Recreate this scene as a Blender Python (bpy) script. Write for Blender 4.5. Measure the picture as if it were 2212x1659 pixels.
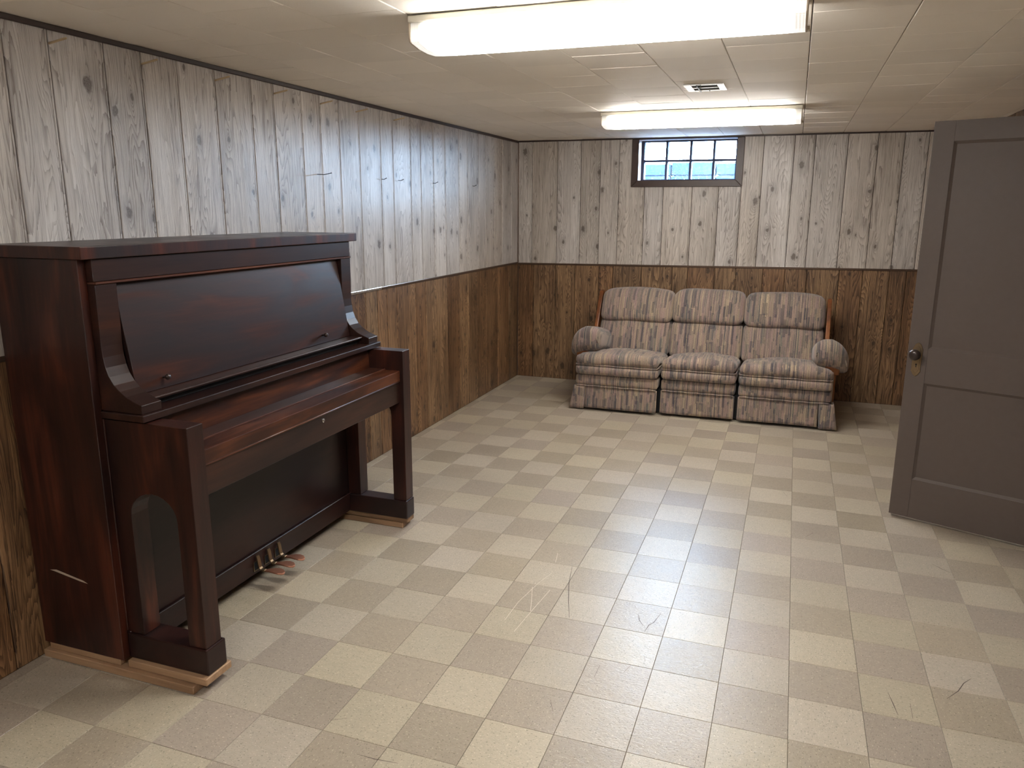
import bpy, bmesh, math, random
from mathutils import Vector, Matrix
random.seed(7)
for o in list(bpy.data.objects): bpy.data.objects.remove(o, do_unlink=True)
scene = bpy.context.scene
COL = scene.collection

# ------------------------------------------------------------------ camera
CAM = Vector((-0.1025, -3.3924, 1.5935))
CR = Vector((0.9408, 0.3388, 0.0042)); CU = Vector((-0.0788, 0.2067, 0.9752)); CF = Vector((-0.3296, 0.9179, -0.2211))
FPX = 1666.3
cd = bpy.data.cameras.new('camera'); cam = bpy.data.objects.new('camera', cd); COL.objects.link(cam)
cd.sensor_fit = 'HORIZONTAL'; cd.sensor_width = 36.0; cd.lens = FPX / 2212 * 36.0
cd.clip_start = 0.05; cd.clip_end = 200
cam.matrix_world = Matrix(((CR.x, CU.x, -CF.x, CAM.x), (CR.y, CU.y, -CF.y, CAM.y), (CR.z, CU.z, -CF.z, CAM.z), (0, 0, 0, 1)))
scene.camera = cam

# ------------------------------------------------------------------ sky and exposure
SKY = 85.0
LAMP = 17.5
world = bpy.data.worlds.new('overcast_sky'); scene.world = world; world.use_nodes = True
bg = world.node_tree.nodes['Background']
bg.inputs['Color'].default_value = (0.66, 0.82, 1.0, 1); bg.inputs['Strength'].default_value = SKY
pl = bpy.data.lights.new('window_portal', 'AREA'); pl.shape = 'RECTANGLE'; pl.size = 0.86; pl.size_y = 0.38
pl.cycles.is_portal = True
po = bpy.data.objects.new('window_portal', pl); COL.objects.link(po)
po.location = (-1.02, 3.86, 2.015); po.rotation_euler = (-math.pi / 2, 0, 0)
vs = scene.view_settings
vs.view_transform = 'Standard'; vs.look = 'None'; vs.gamma = 1.0; vs.use_curve_mapping = False
vs.exposure = 1.34

# ------------------------------------------------------------------ dimensions
XL, XR, YB, YF, ZC = -2.565, 1.165, 3.61, -5.2, 2.205
T = 0.2286

# ------------------------------------------------------------------ node helpers
class NT:
    def __init__(s, name):
        s.m = bpy.data.materials.new(name); s.m.use_nodes = True; s.t = s.m.node_tree
        s.b = s.t.nodes['Principled BSDF']; s.out = s.t.nodes['Material Output']
    def n(s, typ, props=None, **ins):
        nd = s.t.nodes.new(typ)
        for k, v in (props or {}).items(): setattr(nd, k, v)
        for k, v in ins.items():
            key = int(k[1:]) if k[0] == '_' and k[1:].isdigit() else k.replace('__', ' ')
            s.set(nd.inputs[key], v)
        return nd
    def set(s, sock, v):
        if isinstance(v, bpy.types.NodeSocket): s.t.links.new(v, sock)
        else:
            if sock.type == 'RGBA' and len(v) == 3: v = (*v, 1)
            sock.default_value = v
    def ma(s, op, a, b=0.0, c=None, clamp=False):
        nd = s.n('ShaderNodeMath', dict(operation=op, use_clamp=clamp), _0=a, _1=b)
        if c is not None: s.set(nd.inputs[2], c)
        return nd.outputs[0]
    def mix(s, f, a, b, blend='MIX'):
        nd = s.t.nodes.new('ShaderNodeMix'); nd.data_type = 'RGBA'; nd.blend_type = blend
        s.set(nd.inputs[0], f); s.set(nd.inputs[6], a); s.set(nd.inputs[7], b)
        return nd.outputs[2]
    def xyz(s, x, y=0.0, z=0.0):
        return s.n('ShaderNodeCombineXYZ', None, _0=x, _1=y, _2=z).outputs[0]
    def sep(s, v):
        return s.n('ShaderNodeSeparateXYZ', None, _0=v).outputs
    def noise(s, v, scale, detail=2.0, rough=0.5, dist=0.0, dim='3D'):
        return s.n('ShaderNodeTexNoise', dict(noise_dimensions=dim), Vector=v, Scale=scale, Detail=detail, Roughness=rough, Distortion=dist).outputs[0]
    def ramp(s, f, stops, interp='LINEAR'):
        nd = s.n('ShaderNodeValToRGB', None, _0=f); cr = nd.color_ramp; cr.interpolation = interp
        while len(cr.elements) > len(stops): cr.elements.remove(cr.elements[-1])
        while len(cr.elements) < len(stops): cr.elements.new(0.5)
        for e, (p, c) in zip(cr.elements, stops): e.position = p; e.color = (*c, 1)
        return nd.outputs[0]
    def mr(s, v, a, b, c=0.0, d=1.0):
        return s.n('ShaderNodeMapRange', dict(clamp=True), _0=v, _1=a, _2=b, _3=c, _4=d).outputs[0]
    def obj(s): return s.n('ShaderNodeTexCoord').outputs['Object']
    def pos(s): return s.n('ShaderNodeNewGeometry').outputs['Position']
    def rnd(s): return s.n('ShaderNodeObjectInfo').outputs['Random']
    def bump(s, h, strength, dist=0.01):
        s.set(s.b.inputs['Normal'], s.n('ShaderNodeBump', None, Strength=strength, Distance=dist, Height=h).outputs[0])
    def fin(s, color=None, rough=None, metal=None, spec=None, coat=None, coat_rough=None):
        for k, v in (('Base Color', color), ('Roughness', rough), ('Metallic', metal), ('Specular IOR Level', spec), ('Coat Weight', coat), ('Coat Roughness', coat_rough)):
            if v is not None: s.set(s.b.inputs[k], v)
        return s.m

def plain(name, color, rough=0.5, metal=0.0, var=0.08, scale=30.0, bump=0.0, spec=0.5):
    t = NT(name); o = t.obj(); f = t.noise(o, scale, 3)
    c = t.mix(f, [x * (1 - var) for x in color], [min(1, x * (1 + var)) for x in color])
    if bump: t.bump(f, bump, 0.002)
    return t.fin(c, rough, metal, spec)

# ------------------------------------------------------------------ materials
def plank_material(name, lo, mid, hi, knot, tint, contrast, rough, coat=0.0):
    t = NT(name); sx, sy, sz = t.sep(t.obj()); r = t.rnd()
    xo = t.ma('ADD', sx, t.ma('MULTIPLY', r, 37.0)); zo = t.ma('ADD', sz, t.ma('MULTIPLY', r, 91.0))
    KX, KZ = 6.5, 2.6
    vv = t.xyz(t.ma('MULTIPLY', xo, KX), t.ma('MULTIPLY', zo, KZ))
    v = t.n('ShaderNodeTexVoronoi', dict(voronoi_dimensions='2D'), Vector=vv, Scale=1.0, Randomness=0.95)
    px, py, _ = t.sep(v.outputs['Position']); cr, cg, cb = t.sep(v.outputs['Color'])
    size = t.ma('ADD', 0.50, t.ma('MULTIPLY', t.ma('MULTIPLY', cr, cr), 0.95))
    dx = t.ma('DIVIDE', t.ma('SUBTRACT', xo, t.ma('DIVIDE', px, KX)), t.ma('MULTIPLY', size, 0.0125))
    dz = t.ma('DIVIDE', t.ma('SUBTRACT', zo, t.ma('DIVIDE', py, KZ)), t.ma('MULTIPLY', size, 0.020))
    kw = t.noise(t.xyz(t.ma('MULTIPLY', xo, 60.0), t.ma('MULTIPLY', zo, 45.0)), 1.0, 2, 0.5, 0, '2D')
    e = t.ma('ADD', t.ma('SQRT', t.ma('ADD', t.ma('MULTIPLY', dx, dx), t.ma('MULTIPLY', dz, dz))), t.ma('MULTIPLY', t.ma('SUBTRACT', kw, 0.5), 1.3))
    on = t.ma('GREATER_THAN', cg, 0.22)
    dzw = t.ma('MULTIPLY', dz, 0.45)
    ew = t.ma('ADD', t.ma('MULTIPLY', dx, dx), t.ma('MULTIPLY', dzw, dzw))
    fall = t.ma('MULTIPLY', on, t.ma('DIVIDE', 1.0, t.ma('ADD', 1.0, t.ma('MULTIPLY', ew, 0.35))))
    big = t.noise(t.xyz(t.ma('MULTIPLY', xo, 7.0), t.ma('MULTIPLY', zo, 0.75)), 1.0, 2, 0.45, 0.3, '2D')
    g = t.ma('ADD', t.ma('ADD', t.ma('MULTIPLY', big, 30.0), t.ma('MULTIPLY', xo, 45.0)), t.ma('MULTIPLY', fall, 4.5))
    jag = t.noise(t.xyz(t.ma('MULTIPLY', xo, 90.0), t.ma('MULTIPLY', zo, 9.0)), 1.0, 3, 0.6, 0, '2D')
    g = t.ma('ADD', g, t.ma('MULTIPLY', jag, 0.55))
    fr = t.ma('FRACT', g)
    line = t.ma('POWER', fr, 2.2)
    streak = t.noise(t.xyz(t.ma('MULTIPLY', xo, 55.0), t.ma('MULTIPLY', zo, 1.6)), 1.0, 4, 0.6, 0.2, '2D')
    fine = t.noise(t.xyz(t.ma('MULTIPLY', xo, 420.0), t.ma('MULTIPLY', zo, 14.0)), 1.0, 2, 0.6, 0, '2D')
    patch = t.noise(t.xyz(t.ma('MULTIPLY', xo, 5.0), t.ma('MULTIPLY', zo, 1.1)), 1.0, 2, 0.5, 0, '2D')
    val = t.ma('ADD', t.ma('ADD', t.ma('MULTIPLY', line, -0.46 * contrast), t.ma('MULTIPLY', streak, 0.75 * contrast)), t.ma('ADD', t.ma('MULTIPLY', fine, 0.42 * contrast), t.ma('MULTIPLY', patch, 0.75)))
    val = t.mr(val, 0.18 * contrast + 0.14, 0.74 * contrast + 0.53)
    c = t.ramp(val, [(0.0, lo), (0.5, mid), (1.0, hi)])
    # weathered dark checks along the grain
    chk = t.noise(t.xyz(t.ma('MULTIPLY', xo, 130.0), t.ma('MULTIPLY', zo, 5.0)), 1.0, 3, 0.55, 0.4, '2D')
    c = t.mix(t.mr(chk, 0.585, 0.70, 0, 0.36 * contrast ** 2.2), c, knot)
    kn = t.ma('MULTIPLY', on, t.mr(e, 0.85, 1.35, 1.0, 0.0))
    rings = t.ma('MULTIPLY', t.ma('FRACT', t.ma('MULTIPLY', e, 3.2)), 0.5)
    kc = t.mix(rings, knot, mid)
    c = t.mix(t.ma('MULTIPLY', kn, 0.93), c, kc)
    halo = t.ma('MULTIPLY', on, t.mr(e, 1.0, 4.0, 0.28, 0.0))
    c = t.mix(halo, c, knot)
    r2 = t.n('ShaderNodeTexWhiteNoise', dict(noise_dimensions='1D'), W=t.ma('MULTIPLY', r, 531.7)).outputs
    c = t.mix(t.mr(r2['Value'], 0, 1, 0, 0.75), c, t.mix(1.0, c, tint, 'MULTIPLY'))
    r3 = t.n('ShaderNodeTexWhiteNoise', dict(noise_dimensions='1D'), W=t.ma('ADD', t.ma('MULTIPLY', r, 77.1), 3.0)).outputs['Value']
    k = t.mr(r3, 0, 1, 1.0 - 0.15 * contrast ** 2, 1.0 + 0.08 * contrast ** 2)
    c = t.mix(1.0, c, t.xyz(k, k, k), 'MULTIPLY')
    t.bump(t.ma('ADD', fine, val), 0.25, 0.0015)
    return t.fin(c, t.mr(val, 0, 1, rough + 0.06, rough - 0.03), spec=0.5, coat=coat, coat_rough=0.3)

M = {}
M['pale'] = plank_material('whitewashed_pine', (0.215, 0.18, 0.16), (0.50, 0.458, 0.425), (0.70, 0.662, 0.632), (0.075, 0.052, 0.042), (0.93, 0.87, 0.78), 0.95, 0.35)
M['brown'] = plank_material('dark_stained_pine', (0.040, 0.020, 0.010), (0.165, 0.094, 0.047), (0.40, 0.25, 0.13), (0.020, 0.010, 0.006), (0.98, 0.80, 0.68), 1.4, 0.40)

def tile_material(name, base, dark, light):
    t = NT(name); p = t.pos(); x, y, z = t.sep(p)
    cx = t.ma('FLOOR', t.ma('DIVIDE', x, T)); cy = t.ma('FLOOR', t.ma('DIVIDE', y, T))
    wn = t.n('ShaderNodeTexWhiteNoise', dict(noise_dimensions='2D'), Vector=t.xyz(cx, cy)).outputs
    wr, wg, wb = t.sep(wn['Color'])
    # each tile's marbling runs its own way
    sw = t.ma('GREATER_THAN', wr, 0.5)
    u = t.n('ShaderNodeMix', dict(data_type='FLOAT'), _0=sw, _2=x, _3=y).outputs[0]
    w = t.n('ShaderNodeMix', dict(data_type='FLOAT'), _0=sw, _2=y, _3=x).outputs[0]
    off = t.ma('MULTIPLY', wb, 31.0)
    mv = t.xyz(t.ma('ADD', t.ma('MULTIPLY', u, 30.0), off), t.ma('ADD', t.ma('MULTIPLY', w, 60.0), off))
    marb = t.noise(mv, 1.0, 4, 0.6, 0.6, '2D')
    c = t.ramp(marb, [(0.25, [b * 0.93 for b in base]), (0.5, base), (0.78, [min(1, b * 1.07) for b in base])])
    fl = t.noise(t.xyz(t.ma('ADD', t.ma('MULTIPLY', u, 120.0), off), t.ma('MULTIPLY', w, 190.0)), 1.0, 2, 0.5, 0, '2D')
    c = t.mix(t.mr(fl, 0.665, 0.72, 0, 0.8), c, dark)
    fl2 = t.noise(t.xyz(t.ma('MULTIPLY', u, 110.0), t.ma('ADD', t.ma('MULTIPLY', w, 190.0), off), ), 1.0, 2, 0.5, 0, '2D')
    c = t.mix(t.mr(fl2, 0.67, 0.74, 0, 0.7), c, light)
    wear = t.noise(t.xyz(x, y), 1.3, 3, 0.55, 0, '2D')
    k = t.ma('ADD', t.mr(wg, 0, 1, 0.93, 1.06), t.mr(wear, 0.3, 0.7, -0.05, 0.05))
    c = t.mix(1.0, c, t.xyz(k, k, t.ma('MULTIPLY', k, t.mr(wb, 0, 1, 0.96, 1.05))), 'MULTIPLY')
    # waxed surface: ripples and scuffed gloss
    rip = t.noise(t.xyz(t.ma('MULTIPLY', x, 42.0), t.ma('MULTIPLY', y, 85.0)), 1.0, 3, 0.6, 1.2, '2D')
    wide = t.noise(t.xyz(x, y), 9.0, 2, 0.5, 0, '2D')
    t.bump(t.ma('ADD', t.ma('MULTIPLY', rip, 0.5), t.ma('MULTIPLY', wide, 0.7)), 0.45, 0.004)
    rg = t.ma('ADD', t.mr(wear, 0.3, 0.7, 0.285, 0.315), t.mr(wide, 0.3, 0.7, 0.0, 0.02))
    return t.fin(c, rg, spec=0.5)
M['tile_light'] = tile_material('ivory_vinyl_tile', (0.435, 0.378, 0.292), (0.16, 0.155, 0.105), (0.70, 0.63, 0.50))
M['tile_dark'] = tile_material('tan_vinyl_tile', (0.352, 0.296, 0.230), (0.13, 0.125, 0.085), (0.62, 0.54, 0.42))
M['joint'] = plain('tile_joint', (0.10, 0.075, 0.05), 0.9)
M['scuff'] = plain('rubber_scuff', (0.085, 0.06, 0.05), 0.7)
M['scuff_pale'] = plain('pale_scratch', (0.66, 0.60, 0.50), 0.6)

def ceiling_material():
    t = NT('cream_fibre_tile'); p = t.pos(); f = t.noise(p, 240.0, 3, 0.6); big = t.noise(p, 1.6, 2)
    c = t.mix(t.mr(big, 0.3, 0.7), (0.89, 0.83, 0.745), (0.93, 0.875, 0.795))
    r = t.rnd(); k = t.mr(r, 0, 1, 0.95, 1.03); c = t.mix(1.0, c, t.xyz(k, k, k), 'MULTIPLY')
    wav = t.noise(p, 7.0, 2)
    t.bump(t.ma('ADD', f, t.ma('MULTIPLY', wav, 3.0)), 0.22, 0.003)
    return t.fin(c, 0.62, spec=0.35)
M['ceil'] = ceiling_material()
M['void'] = plain('dark_backing', (0.045, 0.03, 0.022), 0.9)
M['plaster'] = plain('cream_plaster', (0.55, 0.49, 0.40), 0.8)
M['trim'] = plain('dark_brown_trim', (0.035, 0.018, 0.013), 0.42)
M['rail_metal'] = plain('bronzed_strip', (0.13, 0.085, 0.06), 0.28, 0.6)
M['rail_silver'] = plain('polished_strip', (0.62, 0.60, 0.58), 0.22, 0.95)
M['window_wood'] = plain('window_brown_wood', (0.045, 0.021, 0.013), 0.40, var=0.25, scale=18)
M['reveal'] = plain('painted_reveal', (0.42, 0.36, 0.33), 0.6)
M['mortar'] = plain('backlit_mortar', (0.022, 0.022, 0.040), 0.9)  # backlit darkness of pale mortar put into its colour
M['grass'] = plain('winter_lawn', (0.0045, 0.0105, 0.017), 0.95, var=0.4, scale=4, spec=0.0)
M['stone'] = plain('added_wall_stone', (0.0075, 0.0128, 0.0195), 0.95, var=0.45, scale=3, spec=0.0)

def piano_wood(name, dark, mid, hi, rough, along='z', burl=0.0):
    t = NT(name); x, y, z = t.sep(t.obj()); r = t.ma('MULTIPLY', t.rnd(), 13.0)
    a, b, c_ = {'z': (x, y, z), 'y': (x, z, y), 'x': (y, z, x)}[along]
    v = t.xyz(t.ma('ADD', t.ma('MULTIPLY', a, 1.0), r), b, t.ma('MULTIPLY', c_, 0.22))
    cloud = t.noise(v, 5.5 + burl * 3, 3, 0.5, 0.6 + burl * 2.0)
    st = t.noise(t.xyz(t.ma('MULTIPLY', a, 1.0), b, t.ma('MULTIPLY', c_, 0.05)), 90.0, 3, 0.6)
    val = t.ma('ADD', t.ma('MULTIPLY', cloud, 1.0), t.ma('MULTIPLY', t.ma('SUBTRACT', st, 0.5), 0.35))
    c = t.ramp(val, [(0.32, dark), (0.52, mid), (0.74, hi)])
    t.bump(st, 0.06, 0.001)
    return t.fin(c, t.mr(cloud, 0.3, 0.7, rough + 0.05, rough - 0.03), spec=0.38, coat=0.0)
PD, PM, PH = (0.0115, 0.0042, 0.0034), (0.030, 0.0095, 0.0062), (0.085, 0.024, 0.012)
M['piano_side'] = piano_wood('mahogany_side', PD, (0.030, 0.009, 0.006), (0.080, 0.021, 0.011), 0.35, 'z', 0.4)
M['piano_h'] = piano_wood('mahogany_rail', PD, (0.026, 0.0105, 0.0075), (0.055, 0.019, 0.011), 0.33, 'y')
M['piano_panel'] = piano_wood('mahogany_music_panel', (0.013, 0.006, 0.0052), (0.026, 0.0098, 0.0074), (0.060, 0.019, 0.011), 0.335, 'y', 0.5)
M['piano_fall'] = piano_wood('mahogany_figured', (0.016, 0.005, 0.0034), (0.042, 0.0125, 0.0064), (0.105, 0.032, 0.0135), 0.325, 'y', 0.7)
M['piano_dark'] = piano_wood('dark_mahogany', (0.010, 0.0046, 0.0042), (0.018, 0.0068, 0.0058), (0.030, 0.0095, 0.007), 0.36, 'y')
M['piano_edge'] = piano_wood('worn_mahogany_edge', (0.045, 0.014, 0.009), (0.085, 0.03, 0.017), (0.15, 0.06, 0.03), 0.35, 'y')
M['brass_dull'] = plain('dull_brass', (0.26, 0.185, 0.11), 0.34, 0.9, 0.2)
M['brass_worn'] = plain('worn_copper_tip', (0.42, 0.19, 0.12), 0.38, 0.75, 0.2)
M['steel'] = plain('bright_steel', (0.72, 0.72, 0.72), 0.2, 0.95)
M['black_metal'] = plain('black_metal', (0.015, 0.014, 0.013), 0.45, 0.3)
M['iron'] = plain('dark_iron_knob', (0.045, 0.030, 0.026), 0.28, 0.4, 0.2)
M['board'] = piano_wood('raw_timber', (0.20, 0.115, 0.062), (0.34, 0.205, 0.115), (0.48, 0.31, 0.18), 0.65, 'x')
M['door'] = plain('grey_brown_door_paint', (0.112, 0.086, 0.074), 0.5, 0, 0.06, 40, 0.05, spec=0.3)
M['peg'] = plain('birch_peg', (0.55, 0.42, 0.26), 0.5)
M['sofa_wood'] = piano_wood('honey_oak', (0.115, 0.036, 0.010), (0.20, 0.066, 0.018), (0.30, 0.11, 0.032), 0.35, 'z')
M['lamp_body'] = plain('cream_enamel', (0.72, 0.68, 0.58), 0.4)
M['lamp_end'] = plain('lamp_end_cap', (0.50, 0.42, 0.33), 0.4)
M['vent'] = plain('white_enamel', (0.82, 0.80, 0.80), 0.35)
M['black'] = plain('black_void', (0.006, 0.006, 0.007), 0.8)

def lens_material():
    t = NT('prismatic_lit_lens'); x, y, z = t.sep(t.obj())
    # tube fade painted into the emission: dimmer at the ends, no tubes inside
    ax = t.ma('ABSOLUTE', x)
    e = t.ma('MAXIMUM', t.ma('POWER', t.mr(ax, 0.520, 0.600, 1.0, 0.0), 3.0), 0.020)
    e = t.ma('MULTIPLY', e, t.mr(z, -0.020, -0.066, 0.12, 1.0))          # top edge dimmed to cut the glow on the ceiling
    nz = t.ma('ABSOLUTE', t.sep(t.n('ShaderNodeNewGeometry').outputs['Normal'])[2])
    e = t.ma('MULTIPLY', e, t.mr(nz, 0.15, 0.9, 1.05, 0.90))   # side faces lifted to brighten walls and ceiling
    k = 330.0
    d1 = t.ma('SINE', t.ma('MULTIPLY', t.ma('ADD', x, y), k)); d2 = t.ma('SINE', t.ma('MULTIPLY', t.ma('SUBTRACT', x, y), k))
    pr = t.ma('ADD', 1.0, t.ma('MULTIPLY', t.ma('MULTIPLY', d1, d2), 0.30))
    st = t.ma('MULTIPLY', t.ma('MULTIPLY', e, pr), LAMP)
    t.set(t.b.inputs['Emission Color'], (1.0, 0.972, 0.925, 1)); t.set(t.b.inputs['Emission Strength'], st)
    return t.fin((0.8, 0.78, 0.7), 0.3)
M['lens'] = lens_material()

def glass_material():
    t = NT('pressed_glass'); o = t.obj()
    v = t.n('ShaderNodeTexVoronoi', dict(feature='DISTANCE_TO_EDGE', voronoi_dimensions='2D'), Vector=t.n('ShaderNodeVectorRotate', dict(rotation_type='X_AXIS'), Vector=o, Angle=math.pi / 2).outputs[0], Scale=17.0, Randomness=0.9)
    rib = t.mr(v.outputs['Distance'], 0.0, 0.05, 1.0, 0.0)
    nz = t.noise(o, 45.0, 3, 0.6)
    tint = t.mix(t.ma('ADD', t.ma('MULTIPLY', rib, 0.5), t.mr(nz, 0.4, 0.7, 0, 0.3)), (0.86, 0.92, 0.97), (0.62, 0.74, 0.88))
    tr = t.n('ShaderNodeBsdfTransparent', None, _0=tint)
    bp = t.n('ShaderNodeBump', None, Strength=0.6, Distance=0.01, Height=t.ma('ADD', nz, t.ma('MULTIPLY', rib, 1.2)))
    gl = t.n('ShaderNodeBsdfGlossy', None, Color=(0.8, 0.85, 0.9), Roughness=0.12, Normal=bp.outputs[0])
    tl = t.n('ShaderNodeBsdfTranslucent', None, Color=(0.85, 0.93, 1.0), Normal=bp.outputs[0])
    m1 = t.n('ShaderNodeMixShader', None, _0=t.ma('ADD', 0.001, t.ma('MULTIPLY', rib, 0.003)), _1=tr.outputs[0], _2=tl.outputs[0])
    m2 = t.n('ShaderNodeMixShader', None, _0=0.06, _1=m1.outputs[0], _2=gl.outputs[0])
    t.t.links.new(m2.outputs[0], t.out.inputs['Surface'])
    return t.m
M['glass'] = glass_material()

def fabric_material():
    t = NT('striped_chenille'); x, y, z = t.sep(t.obj())
    s = t.ma('SUBTRACT', z, t.ma('MULTIPLY', y, 0.8))
    wob = t.ma('MULTIPLY', t.ma('SUBTRACT', t.noise(t.xyz(x, y, z), 14.0, 2), 0.5), 0.006)
    xs = t.ma('ADD', x, wob)
    def stripes(width, seed, length):
        ci = t.ma('FLOOR', t.ma('DIVIDE', xs, width))
        off = t.n('ShaderNodeTexWhiteNoise', dict(noise_dimensions='1D'), W=t.ma('ADD', ci, seed)).outputs['Value']
        grp = t.ma('FLOOR', t.ma('DIVIDE', xs, width * 6))
        off2 = t.n('ShaderNodeTexWhiteNoise', dict(noise_dimensions='1D'), W=t.ma('ADD', grp, seed + 0.3)).outputs['Value']
        ri = t.ma('FLOOR', t.ma('ADD', t.ma('DIVIDE', s, length), t.ma('ADD', off2, t.ma('MULTIPLY', off, 0.35))))
        return t.n('ShaderNodeTexWhiteNoise', dict(noise_dimensions='2D'), Vector=t.xyz(ci, t.ma('ADD', ri, seed))).outputs['Value']
    a = stripes(0.0085, 3.0, 0.17); b = stripes(0.021, 17.0, 0.12); c3 = stripes(0.0042, 41.0, 0.09)
    cols = [(0.0, (0.072, 0.075, 0.093)), (0.14, (0.152, 0.167, 0.157)), (0.28, (0.341, 0.254, 0.217)), (0.44, (0.413, 0.326, 0.239)),
            (0.60, (0.254, 0.217, 0.181)), (0.74, (0.370, 0.273, 0.249)), (0.88, (0.435, 0.355, 0.239)), (0.94, (0.667, 0.544, 0.341))]
    ca = t.ramp(a, cols, 'CONSTANT'); cb = t.ramp(b, cols[:7], 'CONSTANT'); cc = t.ramp(c3, cols, 'CONSTANT')
    c = t.mix(0.42, ca, cb); c = t.mix(0.24, c, cc)
    d4 = stripes(0.019, 71.0, 0.060); c = t.mix(t.mr(d4, 0.76, 0.80, 0, 0.50), c, (0.055, 0.060, 0.078)); c = t.mix(t.mr(d4, 0.16, 0.13, 0, 0.4), c, (0.40, 0.29, 0.255))
    we = t.noise(t.xyz(t.ma('MULTIPLY', x, 90.0), t.ma('MULTIPLY', s, 420.0)), 1.0, 2, 0.5, 0, '2D')
    thin = stripes(0.0046, 97.0, 0.10); c = t.mix(t.mr(thin, 0.90, 0.91, 0, 0.5), c, (0.50, 0.41, 0.29)); c = t.mix(1.0, c, (0.88, 0.83, 0.82), 'MULTIPLY')
    c = t.mix(t.mr(we, 0.35, 0.65, 0.35, 0.0), c, t.mix(1.0, c, (0.45, 0.42, 0.45), 'MULTIPLY'))
    t.bump(t.ma('ADD', we, t.ma('MULTIPLY', a, 0.3)), 0.35, 0.002)
    t.set(t.b.inputs['Sheen Weight'], 0.25); t.set(t.b.inputs['Sheen Roughness'], 0.5)
    return t.fin(c, 0.9, spec=0.2)
M['fabric'] = fabric_material()

# ------------------------------------------------------------------ object helpers
def link(name, mesh, mat=None, parent=None, loc=None, smooth=False):
    o = bpy.data.objects.new(name, mesh); COL.objects.link(o)
    if mat is not None and not mesh.materials: mesh.materials.append(mat)
    if parent is not None: o.parent = parent
    if loc is not None: o.location = loc
    if smooth:
        for p in mesh.polygons: p.use_smooth = True
    return o
def empty(name, loc=(0, 0, 0)):
    o = bpy.data.objects.new(name, None); o.location = loc; o.empty_display_size = 0.1; COL.objects.link(o); return o
def tag(o, label, cat, group=None):
    o['label'] = label; o['category'] = cat
    if group: o['group'] = group
    return o
def struct(o): o['kind'] = 'structure'; return o
def fix(bm):
    bmesh.ops.recalc_face_normals(bm, faces=bm.faces[:])
def to_mesh(bm, name, origin=(0, 0, 0), bevel=0.0, seg=1, angle=30):
    fix(bm)
    if bevel:
        ed = [e for e in bm.edges if len(e.link_faces) == 2 and e.calc_face_angle(0) > math.radians(angle)]
        bmesh.ops.bevel(bm, geom=ed, offset=bevel, offset_type='OFFSET', segments=seg, profile=0.5, affect='EDGES', clamp_overlap=True)
    bmesh.ops.translate(bm, verts=bm.verts[:], vec=-Vector(origin))
    me = bpy.data.meshes.new(name); bm.to_mesh(me); bm.free(); return me
def box(bm, x0, x1, y0, y1, z0, z1):
    v = [bm.verts.new((x, y, z)) for x in (x0, x1) for y in (y0, y1) for z in (z0, z1)]
    for f in ((0, 1, 3, 2), (4, 6, 7, 5), (0, 4, 5, 1), (2, 3, 7, 6), (0, 2, 6, 4), (1, 5, 7, 3)): bm.faces.new([v[i] for i in f])
    return v
def boxm(name, b, origin=(0, 0, 0), bevel=0.002, seg=1):
    bm = bmesh.new(); box(bm, *b); return to_mesh(bm, name, origin, bevel, seg)
def prism(bm, pts, axis, a, b):
    """extrude a 2-D outline along an axis ('x': pts=(y,z), 'y': pts=(x,z), 'z': pts=(x,y))"""
    def P(p, t): return {'x': (t, p[0], p[1]), 'y': (p[0], t, p[1]), 'z': (p[0], p[1], t)}[axis]
    A = [bm.verts.new(P(p, a)) for p in pts]; B = [bm.verts.new(P(p, b)) for p in pts]
    n = len(pts); bm.faces.new(A); bm.faces.new(B[::-1])
    for i in range(n): bm.faces.new((A[i], B[i], B[(i + 1) % n], A[(i + 1) % n]))
def lathe(bm, prof, center, axis, seg=20):
    """prof: (radius, height) along axis vector"""
    ax = Vector(axis).normalized(); ref = Vector((0, 0, 1)) if abs(ax.z) < 0.9 else Vector((1, 0, 0))
    e1 = ax.cross(ref).normalized(); e2 = ax.cross(e1); c = Vector(center); rings = []
    for r, h in prof:
        rings.append([bm.verts.new(c + ax * h + (e1 * math.cos(2 * math.pi * i / seg) + e2 * math.sin(2 * math.pi * i / seg)) * max(r, 1e-4)) for i in range(seg)])
    for A, B in zip(rings, rings[1:]):
        for i in range(seg): bm.faces.new((A[i], A[(i + 1) % seg], B[(i + 1) % seg], B[i]))
    bm.faces.new(rings[0][::-1]); bm.faces.new(rings[-1])
def tube(bm, pts, rad, seg=8):
    pts = [Vector(p) for p in pts]; rings = []
    rr = rad if isinstance(rad, (list, tuple)) else [rad] * len(pts)
    for i, p in enumerate(pts):
        d = (pts[min(i + 1, len(pts) - 1)] - pts[max(i - 1, 0)]).normalized()
        ref = Vector((0, 0, 1)) if abs(d.z) < 0.9 else Vector((1, 0, 0))
        e1 = d.cross(ref).normalized(); e2 = d.cross(e1)
        rings.append([bm.verts.new(p + (e1 * math.cos(2 * math.pi * k / seg) + e2 * math.sin(2 * math.pi * k / seg)) * rr[i]) for k in range(seg)])
    for A, B in zip(rings, rings[1:]):
        for k in range(seg): bm.faces.new((A[k], A[(k + 1) % seg], B[(k + 1) % seg], B[k]))
    bm.faces.new(rings[0][::-1]); bm.faces.new(rings[-1])
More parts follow.
